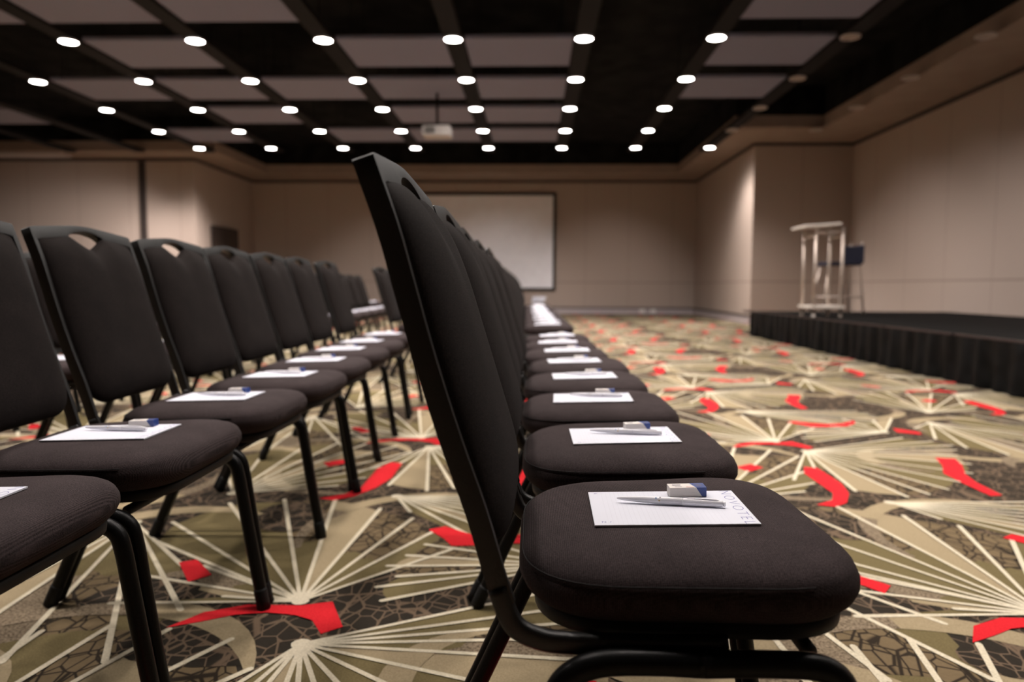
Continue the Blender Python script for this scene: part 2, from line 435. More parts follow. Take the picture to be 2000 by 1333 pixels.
# ------------------------------------------------------------------ ceiling panels, channels, downlights
HC = 2.90; ZL = 0.78 + HC
def LXc(c): return HC * (-2.457 + .5311 * c)
def LYr(r): return HC * (2.990 + .5734 * r)
PANEL = mat('acoustic_panel', (0.30, 0.255, 0.255, 1), rough=.9, spec=.1)
noise_mix(PANEL, (0.200, 0.198, 0.26, 1), (0.225, 0.222, 0.29, 1), 60)
PRES = {3: (0, 2, 3, 4), 2: (-2, 1, 3, 4), 1: (0, 1, 2, 3, 4, 6), 0: (1, 3, 4, 6), -1: (0, 1, 2, 6), -2: (-1, 0, 2, 3, 6)}
ORD = ['first', 'second', 'third', 'fourth', 'fifth', 'sixth', 'seventh', 'eighth', 'ninth', 'tenth', 'eleventh', 'twelfth', 'thirteenth', 'fourteenth', 'fifteenth', 'sixteenth']
rown = {3: 'farthest row', 2: 'second row from the back wall', 1: 'third row from the back wall', 0: 'fourth row from the back wall', -1: 'fifth row from the back wall, cut by the top of the picture'}
first = None
for r in sorted(PRES, reverse=True):
    if r < -1: continue
    bays = sorted(PRES[r])
    for bi, b in enumerate(bays):
        x0, x1 = LXc(b) + .12, LXc(b + 1) - .12
        y0, y1 = LYr(r) + .08, LYr(r) + 1.17
        if first is None:
            t = empty('ceiling_panel')
            w, l = (x1 - x0) / 2, (y1 - y0) / 2
            m = MB(); m.box(-w, w, -l, l, 0, .045); m.build('panel_board', PANEL, t, bevel=.004)
            m = MB()
            for sx in (-1, 1):
                m.box(sx * w * .8 - .015, sx * w * .8 + .015, -l * .9, l * .9, .045, .08)
                for sy in (-1, 1): m.cyl(sx * w * .8, sy * l * .6, .08, HT - ZL - .04 - .001, .004, n=8)
            m.build('hanger', BLACK, t); first = t
        else: t = copy_tree(first)
        t.location = ((x0 + x1) / 2, (y0 + y1) / 2, ZL + .04)
        t['label'] = f'pale grey acoustic panel, {ORD[bi]} from the left in the {rown[r]}'
        t['category'] = 'ceiling panel'; t['group'] = 'acoustic panels hung under the black ceiling'
CHN = mat('dark_channel', (0.007, 0.006, 0.0065, 1), rough=.7, spec=.12)
cols = list(range(-2, 9))
for k, c in enumerate(cols):
    m = MB(); x = LXc(c)
    y1 = 15.85 if c > -1 else 15.8
    if c <= 7:
        m.box(x - .095, x + .095, NY + .5, y1, ZL + .012, ZL + .05)
        m.box(x - .105, x - .095, NY + .5, y1, ZL + .012, ZL + .07); m.box(x + .095, x + .105, NY + .5, y1, ZL + .012, ZL + .07)
        y = NY + 1
        while y < 15:
            m.cyl(x, y, ZL + .05, HT - .001, .006, n=8); y += 2.4
        o = m.build('lighting_channel', CHN)
        tag(o, f'long black ceiling channel carrying downlights, {ORD[k]} from the left', 'ceiling channel', 'black channels between the ceiling panels')

LAMP = mat('lamp_diffuser', (0.9, 0.9, 0.9, 1), rough=.4, emit=(1.0, 0.97, 0.93, 1), estr=26)
LAMPOFF = mat('lamp_diffuser_off', (0.30, 0.24, 0.20, 1), rough=.4)
RIM = mat('lamp_trim_metal', (0.55, 0.5, 0.48, 1), rough=.3, metal=1)
def make_lamp(on):
    t = empty('downlight')
    m = MB()
    n = 28
    prof = [(.113, .0115), (.113, -.004), (.108, -.008), (.101, -.006), (.099, .004)]
    vs = [(r * math.cos(2 * PI * k / n), r * math.sin(2 * PI * k / n), z) for r, z in prof for k in range(n)]
    fs = [(a * n + k, a * n + (k + 1) % n, (a + 1) * n + (k + 1) % n, (a + 1) * n + k) for a in range(len(prof) - 1) for k in range(n)]
    m.add(vs, fs, 0, True)
    m.build('trim_ring', RIM, t)
    m = MB(); m.cyl(0, 0, -.002, .006, .0985, n=n, smooth=True); m.build('diffuser', LAMP if on else LAMPOFF, t)
    return t
lamp_on, lamp_off = make_lamp(True), make_lamp(False)
POWER = 72.0; POWER_N = 63.0; POWER_W = 380.0
sd = bpy.data.lights.new('downlight_beam', 'SPOT')
sd.energy = POWER; sd.color = (1.0, 0.90, 0.83); sd.spot_size = math.radians(152); sd.spot_blend = 0.85; sd.shadow_soft_size = .09
used = {True: False, False: False}
sw = bpy.data.lights.new('wall_wash_beam', 'SPOT')  # second beam added to some downlights to brighten the walls
sw.energy = POWER_W; sw.color = (1.0, 0.90, 0.85); sw.spot_size = math.radians(62); sw.spot_blend = 1.0; sw.shadow_soft_size = .09
sw2 = sw.copy(); sw2.energy = POWER_W * .55; sw2.spot_size = math.radians(88)
sn = bpy.data.lights.new('downlight_beam_narrow', 'SPOT')
sn.energy = POWER_N; sn.color = sd.color; sn.spot_size = math.radians(112); sn.spot_blend = 0.7; sn.shadow_soft_size = .09
vis_names = {4: 'back row', 3: 'second row from the back', 2: 'third row from the back', 1: 'fourth row from the back', 0: 'nearest row in view'}
cnt = {}
for r in range(-4, 5):
    for c in cols:
        x, y = LXc(c), LYr(r)
        if x > 5.3: continue
        if c < 0: continue
        if c == 7 and r == 4: on = True
        elif c == 8 and r < 0: on = True
        elif c >= 7: on = False
        else: on = True
        if c <= -1 and r >= 4: continue
        if c <= -1 and r >= 0: on = (c == -1 and r <= 2 and r >= 0 and False)
        if r < 0 and not on: continue
        if r < 0 and (c < -1): continue
        # lamps above and behind the camera are dimmed rows that stay outside the frame
        vis = r >= 0
        src = lamp_on if on else lamp_off
        if not used[on]: t = src; used[on] = True
        else: t = copy_tree(src)
        t.location = (x, y, ZL)
        k = cnt.get(r, 0); cnt[r] = k + 1
        nth = ORD[-r - 1] if r < 0 else ''
        st = 'glowing round downlight' if on else 'unlit round downlight'
        if vis:
            t['label'] = f'{st}, {ORD[k]} from the left in the {vis_names[r]}'
        else:
            t['label'] = f'{st} out of frame overhead, row {nth}, {ORD[k]} from the left'
        t['category'] = 'downlight'; t['group'] = 'round downlights in the ceiling channels'
        if on:
            lo = bpy.data.objects.new('downlight_beam', sd if (c in (0, 7, 8) or r == 4 or (c == 6 and r >= 2)) else sn); C.objects.link(lo); lo.parent = t; lo.location = (0, 0, -.03)
            aims = []
            if r == 4 and c >= 1 and c % 2 == 0: aims.append((x, BY, -.2))
            if r == 4 and c <= 1: aims.append((x - (5.0 if c < 1 else 3.2), LY, .2)); aims.append((x - (2.2 if c < 1 else 3.4), LY, .5))
            if c == 0 and r in (1, 2, 3): aims.append((x - 4.0, LY, .2))
            if c == 7 and r == 4: aims.append((RX, y + .35, 1.0))
            if c == 8: aims.append((SX, y + .6, .9))
            if c == 6 and 0 <= r <= 3: aims.append((SX if r < 3 else RX, y + .8, .3))
            for ax, ay, az in aims:
                lw = bpy.data.objects.new('wall_wash_beam', sw2 if c == 7 else sw); C.objects.link(lw); lw.parent = t; lw.location = (0, 0, -.03)
                dv = Vector((ax - x, ay - y, az - ZL + .03))
                lw.rotation_euler = dv.to_track_quat('-Z', 'Y').to_euler()

# projector hanging from the ceiling
PW = mat('projector_plastic', (0.42, 0.39, 0.37, 1), rough=.5)
t = empty('projector', (-1.49, 11.18, 3.06)); tag(t, 'white projector hanging on a short black pole from the ceiling', 'projector')
m = MB(); m.box(-.21, .21, -.17, .17, 0, .15); m.build('body', PW, t, bevel=.02)
m = MB(); m.cyl(-.1, 0, .15, .17, .05); m.box(-.12, .12, -.1, .1, .151, .165); m.cyl(0, 0, .165, HT - 3.06 - .001, .02); m.build('mounting_pole', BLACK, t)
m = MB(); m.sweep([(.1, .165, .07), (.1, .20, .07)], .045, .045, side=Vector((1, 0, 0))); m.build('lens', mat('lens_glass', (.02, .02, .03, 1), rough=.1), t)
m = MB()
for k in range(6): m.box(-.17, -.02, -.174, -.17, .03 + k * .016, .038 + k * .016)
m.build('vent_grille', BLACK, t)

# projection screen
SCR = mat('screen_fabric', (0.92, 0.92, 0.95, 1), rough=.95, spec=.05)
noise_mix(SCR, (0.90, 0.90, 0.95, 1), (0.94, 0.94, 0.99, 1), 4)
t = empty('projection_screen', (-1.63, BY - .001, .66)); tag(t, 'large white projection screen in a black border on the back wall', 'projection screen')
w2, hh = 2.25, 2.75
m = MB(); m.box(-w2 + .07, w2 - .07, -.05, -.02, .07, hh - .07); m.build('screen_surface', SCR, t)
m = MB()
m.box(-w2, w2, -.065, -.0, 0, .075); m.box(-w2, w2, -.065, 0, hh - .075, hh); m.box(-w2, -w2 + .075, -.065, 0, .075, hh - .075); m.box(w2 - .075, w2, -.065, 0, .075, hh - .075)
m.build('border', BLACK, t, bevel=.005)

# outlets on the back baseboard
OUTW = mat('outlet_white', (0.85, 0.82, 0.80, 1), rough=.4)
for k, x in enumerate((3.09, 3.40)):
    m = MB(); m.box(x - .075, x + .075, BY - .045, BY - .0255, .045, .145); o = m.build('floor_outlet', OUTW, bevel=.004)
    tag(o, f"small pale power outlet on the back wall's baseboard, {'left' if k == 0 else 'right'} one of the pair", 'power outlet', 'outlets on the back baseboard')

# ------------------------------------------------------------------ stage
DECK = mat('stage_carpet_black', (0.010, 0.010, 0.010, 1), rough=.95, spec=.1)
noise_mix(DECK, (0.003, 0.003, 0.003, 1), (0.008, 0.0075, 0.0075, 1), 60)
SKIRT = mat('black_skirt_cloth', (0.0035, 0.0035, 0.004, 1), rough=.5, spec=.12)
noise_mix(SKIRT, (0.002, 0.002, 0.0022, 1), (0.006, 0.006, 0.0065, 1), 9)
STX, STY, STZ = 3.50, 11.6, .40
t = empty('stage', (STX, 0, 0)); tag(t, 'low black stage with a pleated skirt along the right wall', 'stage')
m = MB(); m.box(.03, SX - STX - .01, -3.5, STY, .30, STZ); m.box(.3, .4, -3, STY - .3, 0.001, .30); m.box(2.6, 2.7, -3, STY - .3, 0.001, .30); m.build('deck', DECK, t)
m = MB(); ys = []; y = -3.5
rows_z = [STZ - .012, .36, .27, .17, .08, .006]
vs = []; n = 0; ph = 0
while y < STY + .02:
    a = .5 + .5 * math.sin(y * 2.3) ; w = rnd.uniform(.7, 1.3)
    ph += rnd.uniform(.55, 1.05)
    for k, z in enumerate(rows_z):
        s_ = k / (len(rows_z) - 1)
        off = .006 * math.sin(ph) * (1 - s_) + (.022 * math.sin(ph) + .018 * math.sin(ph * .37 + z * 3)) * s_
        vs.append((-.012 - .012 * s_ + off * 1.0, y + .01 * math.sin(ph * 1.3 + k), z))
    n += 1; y += .028
K = len(rows_z)
fs = [(i * K + k, i * K + k + 1, (i + 1) * K + k + 1, (i + 1) * K + k) for i in range(n - 1) for k in range(K - 1)]
m.add(vs, fs, 0, True)
vs = []; n = 0; x = -.02
while x < SX - STX - .05:
    ph += .8
    for k, z in enumerate(rows_z):
        s_ = k / (K - 1); vs.append((x, STY + .015 + .02 * math.sin(ph) * s_, z))
    n += 1; x += .03
m.add(vs, [(i * K + k, i * K + k + 1, (i + 1) * K + k + 1, (i + 1) * K + k) for i in range(n - 1) for k in range(K - 1)], 0, True)
m.build('skirt', SKIRT, t)
m = MB()
y = -3.5
while y < STY - .1:
    m.box(-.004, .03, y, y + 1.16, STZ - .03, STZ + .002); y += 1.2
m.build('edge_trim', mat('stage_edge_metal', (.16, .13, .14, 1), rough=.35, metal=1), t)

# lectern
LW = mat('lectern_steel', (0.60, 0.52, 0.46, 1), rough=.38, metal=.6)
LT = mat('lectern_top_pale', (0.78, 0.72, 0.66, 1), rough=.5)
t = empty('lectern', (3.78, 9.55, STZ + .004)); tag(t, 'open steel lectern with four posts and a pale slanted top standing on the stage edge', 'lectern')
for sx in (-.17, .17):
    for sy in (-.2, .2):
        m = MB(); m.sweep([(sx, sy, .03), (sx, sy, 1.13 + (.02 if sx > 0 else 0))], .019, .019); p = m.build('post', LW, t)
        m = MB(); m.cyl(sx, sy, 0, .03, .022, .019); m.build('foot', LT if (sx < 0 and sy < 0) else LW, p)
m = MB()
m.box(-.33, .13, -.25, .25, 0, .028)
o = m.build('top_board', LT, t, bevel=.006); o.location = (0, 0, 1.165); o.rotation_euler = (0, math.radians(-4), 0)
m = MB(); m.box(-.22, .22, -.22, .22, .11, .14); m.build('lower_shelf', LT, t, bevel=.006)
m = MB()
for sx in (-.17, .17): m.sweep([(sx, -.2, 1.03), (sx, .2, 1.03)], .015, .015, side=Vector((0, 0, 1)))
for sy in (-.2, .2): m.sweep([(.17, sy, 1.08), (.1, sy, 1.08), (.02, sy, 1.08), (-.17, sy, 1.08)], .010, .010)
m.build('cross_rail', LW, t)

# bar stool on the stage
BLUE = mat('navy_vinyl', (0.006, 0.010, 0.030, 1), rough=.5)
t = empty('bar_stool', (4.42, 10.6, STZ + .006), math.radians(0)); tag(t, 'tall bar stool with a dark navy seat and back behind the lectern', 'bar stool')
lp = [(-.26, -.22), (-.26, .22), (.27, -.22), (.27, .22)]
for x, y in lp:
    m = MB(); m.sweep([(x * 1.12, y * 1.12, .0), (x * .72, y * .72, .70)] if x < 0 else [(x * 1.05, y * 1.05, 0), (x * .88, y * .8, .70), (x * .95, y * .8, 1.02)], .014, .014); m.build('leg', LW, t)
m = MB()
q = [(x * 1.04, y * 1.04, .24) for x, y in ((-.26, -.22), (.27, -.22), (.27, .22), (-.26, .22))]
for a in range(4):
    m.sweep([q[a], q[(a + 1) % 4]], .010, .010, side=Vector((0, 0, 1)))
m.build('foot_rail', LW, t)
m = MB(); m.box(-.22, .24, -.21, .21, .69, .745); m.build('seat', BLUE, t, bevel=.02)
m = MB(); m.box(.23, .265, -.24, .22, .72, .98); o = m.build('backrest', BLUE, t, bevel=.015)
m = MB(); m.box(-.05, .245, -.235, -.20, .70, .96); m.build('side_panel', BLUE, t, bevel=.014)

# ------------------------------------------------------------------ banquet chair
REAR = [(-.398, .975), (-.377, .912), (-.352, .84), (-.335, .779), (-.314, .702), (-.286, .612), (-.258, .532), (-.238, .463), (-.226, .427)]
RC = catmull([(x + .012, 0, z) for x, z in REAR], 8)
RC = list(reversed(RC))        # from low to high
arc = [0.0]
for a, b in zip(RC, RC[1:]): arc.append(arc[-1] + (b - a).length)
def CV(v):
    """point and forward normal of the back curve at height parameter v (metres above z=.427 along the curve)"""
    v = max(0, min(arc[-1] - 1e-5, v))
    for i in range(len(arc) - 1):
        if arc[i + 1] >= v: break
    t_ = (v - arc[i]) / (arc[i + 1] - arc[i])
    p = RC[i].lerp(RC[i + 1], t_)
    d = (RC[min(i + 2, len(RC) - 1)] - RC[max(i - 1, 0)]).normalized()
    return p, Vector((d.z, 0, -d.x))
def B3(u, v, n):
    p, nn = CV(v)
    q = p + nn * n
    return (q.x, u, q.z)
VT = 0.509        # side height of the back frame
def vtop(u): return VT + .0215 * (1 - math.sqrt(u * u + .0016) / .2177)
HWID = .214
def make_chair():
    root = empty('banquet_chair')
    # seat cushion
    corners = [(-.198, -.195, .12), (.196, -.2185, .112), (.196, .2185, .112), (-.198, .195, .12)]
    pts = []
    nc = len(corners)
    for i in range(nc):
        p0 = Vector(corners[i - 1][:2]); p = Vector(corners[i][:2]); p1 = Vector(corners[(i + 1) % nc][:2]); r = corners[i][2]
        a = (p0 - p).normalized(); b = (p1 - p).normalized()
        s0, s1 = p + a * r, p + b * r
        prev = pts[-1] if pts else None
        for k in range(11):
            t_ = k / 10
            q = (1 - t_) ** 2 * s0 + 2 * t_ * (1 - t_) * (p * .94 + (s0 + s1) * .03) + t_ * t_ * s1
            pts.append(q)
    full = []
    for i, p in enumerate(pts):
        q = pts[(i + 1) % len(pts)]
        d = (q - p).length; k = max(1, int(d / .02))
        for s_ in range(k): full.append(p.lerp(q, s_ / k))
    for p in full:   # gently bowed front edge
        if p.x > .10: p.x += .008 * smooth((p.x - .10) / .08) * (1 - (p.y / .22) ** 2)
    nP = len(full)
    def ring(inset, z):
        out = []
        for p in full:
            L_ = p.length
            q = p * max(0.0, 1 - inset / L_)
            out.append((q.x, q.y, z + .03 * q.x))
        return out
    prof = [(.19, .4716), (.15, .4715), (.11, .4713), (.075, .4704), (.05, .4685), (.034, .4655), (.020, .461), (.010, .4555), (.0035, .4495), (.002, .4465), (-.0005, .442), (-.003, .436), (-.003, .426), (.003, .414), (.014, .404), (.034, .399), (.16, .398)]
    vs = []; 
    for ins, z in prof: vs += ring(ins, z)
    fs = [(a * nP + k, a * nP + (k + 1) % nP, (a + 1) * nP + (k + 1) % nP, (a + 1) * nP + k) for a in range(len(prof) - 1) for k in range(nP)]
    fs.append(tuple(range(nP))); fs.append(tuple((len(prof) - 1) * nP + k for k in reversed(range(nP))))
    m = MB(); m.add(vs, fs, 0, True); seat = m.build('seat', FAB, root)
    m = MB(); pg = [p for p in ring(.0014, .4484)]
    k0 = max(range(nP), key=lambda k: pg[k][0] - abs(pg[k][1]) * .01)
    pg = pg[k0:] + pg[:k0]
    pg = [p for p in pg if p[0] < .135]
    m.sweep(pg, .0010, .0010, n=6, side=Vector((0, 0, 1))); m.build('piping', PIPE, seat)
    # board below the seat
    m = MB(); vs = ring(.022, .4035) + ring(.016, .400) + ring(.018, .384) + ring(.03, .380)
    fs = [(a * nP + k, a * nP + (k + 1) % nP, (a + 1) * nP + (k + 1) % nP, (a + 1) * nP + k) for a in range(3) for k in range(nP)]
    fs.append(tuple(3 * nP + k for k in reversed(range(nP)))); fs.append(tuple(range(nP)))
    m.add(vs, fs, 0, True); m.build('seat_pan', BOARD, root)
    # back frame: bent plate ring with crown and handle arch
    def outer(k, n): pass
    O, I = [], []
    NS = 22
    for k in range(NS + 1):       # left side going up
        v = lerp(0.0, VT - .03, k / NS); O.append((-HWID + .004 * (1 - v / VT), v)); I.append((-HWID + .014, v))
    def vin(u):
        base = vtop(u) - .031
        if abs(u) < .074: base += .016 * math.sqrt(max(0, 1 - (u / .074) ** 2))
        return base
    rr = .006
    for k in range(1, 4):
        th = PI / 2 * k / 4
        O.append((-HWID + rr * (1 - math.cos(th)), VT - rr + rr * math.sin(th))); I.append((-HWID + .0145 + .0022 * k, VT - .034 + .0012 * k))
    NT = 48
    for k in range(1, NT):
        u = lerp(-HWID + rr, HWID - rr, k / NT); ui = lerp(-HWID + .027, HWID - .027, k / NT)
        O.append((u, vtop(u))); I.append((ui, vin(ui)))
    for a in list(reversed(range(NS + 4))):
        O.append((-O[a][0], O[a][1])); I.append((-I[a][0], I[a][1]))
    nO = len(O)
    vs = []
    for n_ in (.012, -.012):
        vs += [B3(u, v, n_) for u, v in O] + [B3(u, v, n_) for u, v in I]
    fs = []
    for k in range(nO - 1):
        fs.append((k, k + 1, nO + k + 1, nO + k))
        fs.append((2 * nO + k, 3 * nO + k, 3 * nO + k + 1, 2 * nO + k + 1))
        fs.append((k, 2 * nO + k, 2 * nO + k + 1, k + 1))
        fs.append((nO + k, nO + k + 1, 3 * nO + k + 1, 3 * nO + k))
    fs += [(0, nO, 3 * nO, 2 * nO), (nO - 1, 3 * nO - 1, 4 * nO - 1, 2 * nO - 1)]
    m = MB(); m.add(vs, fs, 0, False)
    bf = m.build('back_frame', FRAME, root, bevel=.0014)
    for p in bf.data.polygons: p.use_smooth = True
    try: bf.data.set_sharp_from_angle(angle=math.radians(38))
    except Exception: pass
    # side tubes curving forward below the seat
    m = MB()
    for s_ in (-1, 1):
        y = s_ * (HWID - .0095)
        p0, n0 = CV(0.02)
        path = catmull([(p0.x - .002, y, p0.z), (-.205, y, .405), (-.178, y, .389), (-.14, y, .384), (-.05, y, .383), (.03, y, .384)], 6)
        m.sweep(path, .0120, .0088, n=14, power=.7)
    m.sweep([(-.12, -.19, .372), (-.12, 0, .371), (-.12, .19, .372)], .009, .009, side=Vector((1, 0, 0)))
    m.sweep([(.125, -.19, .372), (.125, 0, .371), (.125, .19, .372)], .009, .009, side=Vector((1, 0, 0)))
    m.build('seat_frame', FRAME, root)
    # four legs, bent over at the top like inverted U tubes
    for s_ in (-1, 1):
        y = s_ * .2225; yo = s_ * .2265
        m = MB(); m.sweep(catmull([(.0, y, .372), (.07, y, .3735), (.122, y, .371), (.147, y, .356), (.157, y, .325), (.167, y + s_ * .001, .26), (.187, y + s_ * .003, .13), (.208, yo, .006)], 6), .0145, .0135, n=16)
        lg = m.build('leg', LEGM, root)
        m = MB(); m.sweep([(.2005, yo - s_ * .001, .050), (.2012, yo - s_ * .001, .045), (.205, yo, .02), (.209, yo, .0)], [.0146, .0158, .0158, .0162], [.0137, .0150, .0150, .0152], n=16); m.build('rubber_foot', RUB, lg)
        m = MB(); m.sweep(catmull([(.0, y, .372), (-.05, y, .3735), (-.108, y, .371), (-.143, y, .356), (-.164, y, .325), (-.192, y + s_ * .001, .27), (-.256, y + s_ * .003, .13), (-.313, yo, .006)], 6), .0145, .0135, n=16)
        lg = m.build('leg', LEGM, root)
        m = MB(); m.sweep([(-.293, yo - s_ * .001, .050), (-.2953, yo - s_ * .001, .045), (-.307, yo, .02), (-.316, yo, .0)], [.0146, .0158, .0158, .0162], [.0137, .0150, .0150, .0152], n=16); m.build('rubber_foot', RUB, lg)
    # padded back
    vb0 = .052
    NU, NV = 48, 44
    hw = .2005
    def vb(u):
        e = max(0, abs(u) - (hw - .07)) / .07
        return vb0 + .062 * (1 - math.sqrt(max(0, 1 - e * e)))
    def vc(u):
        b = vtop(u) - .026
        e = max(0, abs(u) - (hw - .018)) / .018
        b -= .012 * (1 - math.sqrt(max(0, 1 - min(1, e) ** 2)))
        if abs(u) < .074: b -= .040 * (1 - (abs(u) / .074) ** 1.3)
        return b
    front = []; back = []
    for j in range(NV + 1):
        t_ = .5 - .5 * math.cos(PI * j / NV)
        for i in range(NU + 1):
            s_ = -math.cos(PI * i / NU) * .55 + (2 * i / NU - 1) * .45
            u = s_ * hw
            a, b = vb(u), vc(u)
            v = lerp(a, b, t_)
            bul = (max(0, 1 - abs(s_) ** 3.2) ** .5) * (max(0, 1 - abs(2 * t_ - 1) ** (7 if t_ < .5 else 4.2)) ** (.5 if t_ < .5 else .62))
            bulge_v = .034 + .008 * math.sin(PI * min(1, max(0, (v - .05) / .42)))
            front.append(B3(u, v, .006 + bulge_v * bul))
            back.append(B3(u, v, .004 - .017 * (max(0, 1 - abs(s_) ** 10) ** .5) * (max(0, 1 - abs(2 * t_ - 1) ** 16) ** .5)))
    W_ = NU + 1
    fs = []
    nb = len(front)
    for j in range(NV):
        for i in range(NU):
            a = j * W_ + i
            fs.append((a, a + 1, a + 1 + W_, a + W_)); fs.append((nb + a, nb + a + W_, nb + a + 1 + W_, nb + a + 1))
    loop = [i for i in range(NU)] + [j * W_ + NU for j in range(NV)] + [NV * W_ + i for i in range(NU, 0, -1)] + [j * W_ for j in range(NV, 0, -1)]
    for a, b in zip(loop, loop[1:] + loop[:1]): fs.append((a, nb + a, nb + b, b))
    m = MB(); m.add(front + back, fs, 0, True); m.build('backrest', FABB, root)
    return root
chair0 = make_chair()

# ------------------------------------------------------------------ notepad, pen, mint box
PAPER = mat('notepad_paper', (0.725, 0.74, 0.83, 1), rough=.7, spec=.3)
def paper_lines(m):
    tc = N(m, 'ShaderNodeTexCoord'); sp = N(m, 'ShaderNodeSeparateXYZ'); L(m, tc.outputs['Object'], sp.inputs[0])
    d = N(m, 'ShaderNodeMath', operation='MULTIPLY'); L(m, sp.outputs['X'], d.inputs[0]); d.inputs[1].default_value = 1 / .0062
    fr = N(m, 'ShaderNodeMath', operation='FRACT'); L(m, d.outputs[0], fr.inputs[0])
    lt = N(m, 'ShaderNodeMath', operation='LESS_THAN'); L(m, fr.outputs[0], lt.inputs[0]); lt.inputs[1].default_value = .10
    g = N(m, 'ShaderNodeMath', operation='GREATER_THAN'); L(m, sp.outputs['X'], g.inputs[0]); g.inputs[1].default_value = -.088
    h = N(m, 'ShaderNodeMath', operation='LESS_THAN'); L(m, sp.outputs['X'], h.inputs[0]); h.inputs[1].default_value = .070
    a = N(m, 'ShaderNodeMath', operation='MULTIPLY'); L(m, lt.outputs[0], a.inputs[0]); L(m, g.outputs[0], a.inputs[1])
    b = N(m, 'ShaderNodeMath', operation='MULTIPLY'); L(m, a.outputs[0], b.inputs[0]); L(m, h.outputs[0], b.inputs[1])
    c = N(m, 'ShaderNodeMath', operation='MULTIPLY'); L(m, b.outputs[0], c.inputs[0]); c.inputs[1].default_value = .22
    mx = N(m, 'ShaderNodeMix', data_type='RGBA'); mx.inputs['A'].default_value = (0.725, 0.74, 0.83, 1); mx.inputs['B'].default_value = (.50, .50, .58, 1)
    L(m, c.outputs[0], mx.inputs['Factor']); L(m, mx.outputs['Result'], bsdf(m).inputs['Base Color'])
paper_lines(PAPER)
INK = mat('blue_violet_ink', (0.10, 0.11, 0.36, 1), rough=.7)
PENW = mat('pen_white_gloss', (0.92, 0.91, 0.97, 1), rough=.28, spec=.6)
BOXW = mat('carton_white', (0.74, 0.70, 0.66, 1), rough=.5)
BOXB = mat('carton_blue', (0.02, 0.055, 0.24, 1), rough=.35)
DOTY = mat('dot_yellow', (.7, .5, .2, 1)); DOTB = mat('dot_blue', (.1, .3, .6, 1)); DOTG = mat('print_grey', (.22, .2, .24, 1)); DOTR = mat('print_rust', (.55, .22, .14, 1))

def text_mesh(txt, size, mat_, off=-0.0005):
    cu = bpy.data.curves.new('lettering', 'FONT'); cu.body = txt; cu.size = size; cu.align_x = 'CENTER'; cu.align_y = 'CENTER'
    cu.space_character = 1.28; cu.offset = off; cu.resolution_u = 3
    o = bpy.data.objects.new('tmp', cu); C.objects.link(o)
    dg = bpy.context.evaluated_depsgraph_get(); dg.update()
    me = bpy.data.meshes.new_from_object(o.evaluated_get(dg))
    bpy.data.objects.remove(o); 
    me.materials.clear(); me.materials.append(mat_)
    return me
def make_pad():
    t = empty('notepad')
    m = MB(); m.box(-.105, .105, -.074, .074, 0, .0024); m.build('paper_block', PAPER, t)
    me = text_mesh('NOVOTEL', .0215, INK)
    xs = [v.co.x for v in me.vertices]; w = max(xs) - min(xs)
    o = bpy.data.objects.new('lettering', me); C.objects.link(o); o.parent = t
    s_ = .1465 / w
    for v in me.vertices: v.co.x *= s_
    o.rotation_euler = (0, 0, -PI / 2); o.location = (.0925, 0, .00245)
    # small corner marks
    me2 = text_mesh('A', .008, INK, 0.0); o = bpy.data.objects.new('corner_mark', me2); C.objects.link(o); o.parent = t
    o.rotation_euler = (0, 0, -PI / 2); o.location = (-.095, .066, .00245)
    me3 = text_mesh('N /', .008, INK, 0.0); o = bpy.data.objects.new('corner_mark', me3); C.objects.link(o); o.parent = t
    o.rotation_euler = (0, 0, 0.0); o.location = (-.089, -.062, .00245)
    return t
def make_pen():
    t = empty('ballpoint_pen')
    # lies along local x, tip at -x
    prof = [(-.0725, .0006), (-.0715, .0014), (-.066, .0022), (-.055, .0034), (-.035, .0044), (-.01, .0051), (.018, .0053)]
    n = 16
    def lath(pr, name, mt, par):
        m = MB(); m.sweep([(x, 0, 0) for x, r in pr], [r for x, r in pr], [r for x, r in pr], n=n); return m.build(name, mt, par)
    lath(prof, 'barrel', PENW, t)
    lath([(.0184, .0053), (.019, .0055), (.045, .0051), (.062, .0047), (.0700, .0043), (.0712, .0041)], 'cap', PENW, t)
    lath([(.0713, .0036), (.0745, .0036), (.0752, .003)], 'push_button', PENW, t)
    m = MB(); m.sweep(catmull([(.066, 0, .0042), (.06, 0, .0054), (.04, 0, .0058), (.024, 0, .0052)], 4), .0007, .0018, n=8); m.build('clip', PENW, t)
    for x, a, mt in ((-.018, 40, DOTB), (-.0135, 78, DOTY), (-.0125, 20, DOTG)):
        th = math.radians(a); y, z = -.0051 * math.sin(th), .0051 * math.cos(th)
        m = MB(); m.cyl(0, 0, 0, .0003, .0011, n=10); o = m.build('printed_dot', mt, t); o.location = (x, y, z); o.rotation_euler = (th, 0, 0)
    return t
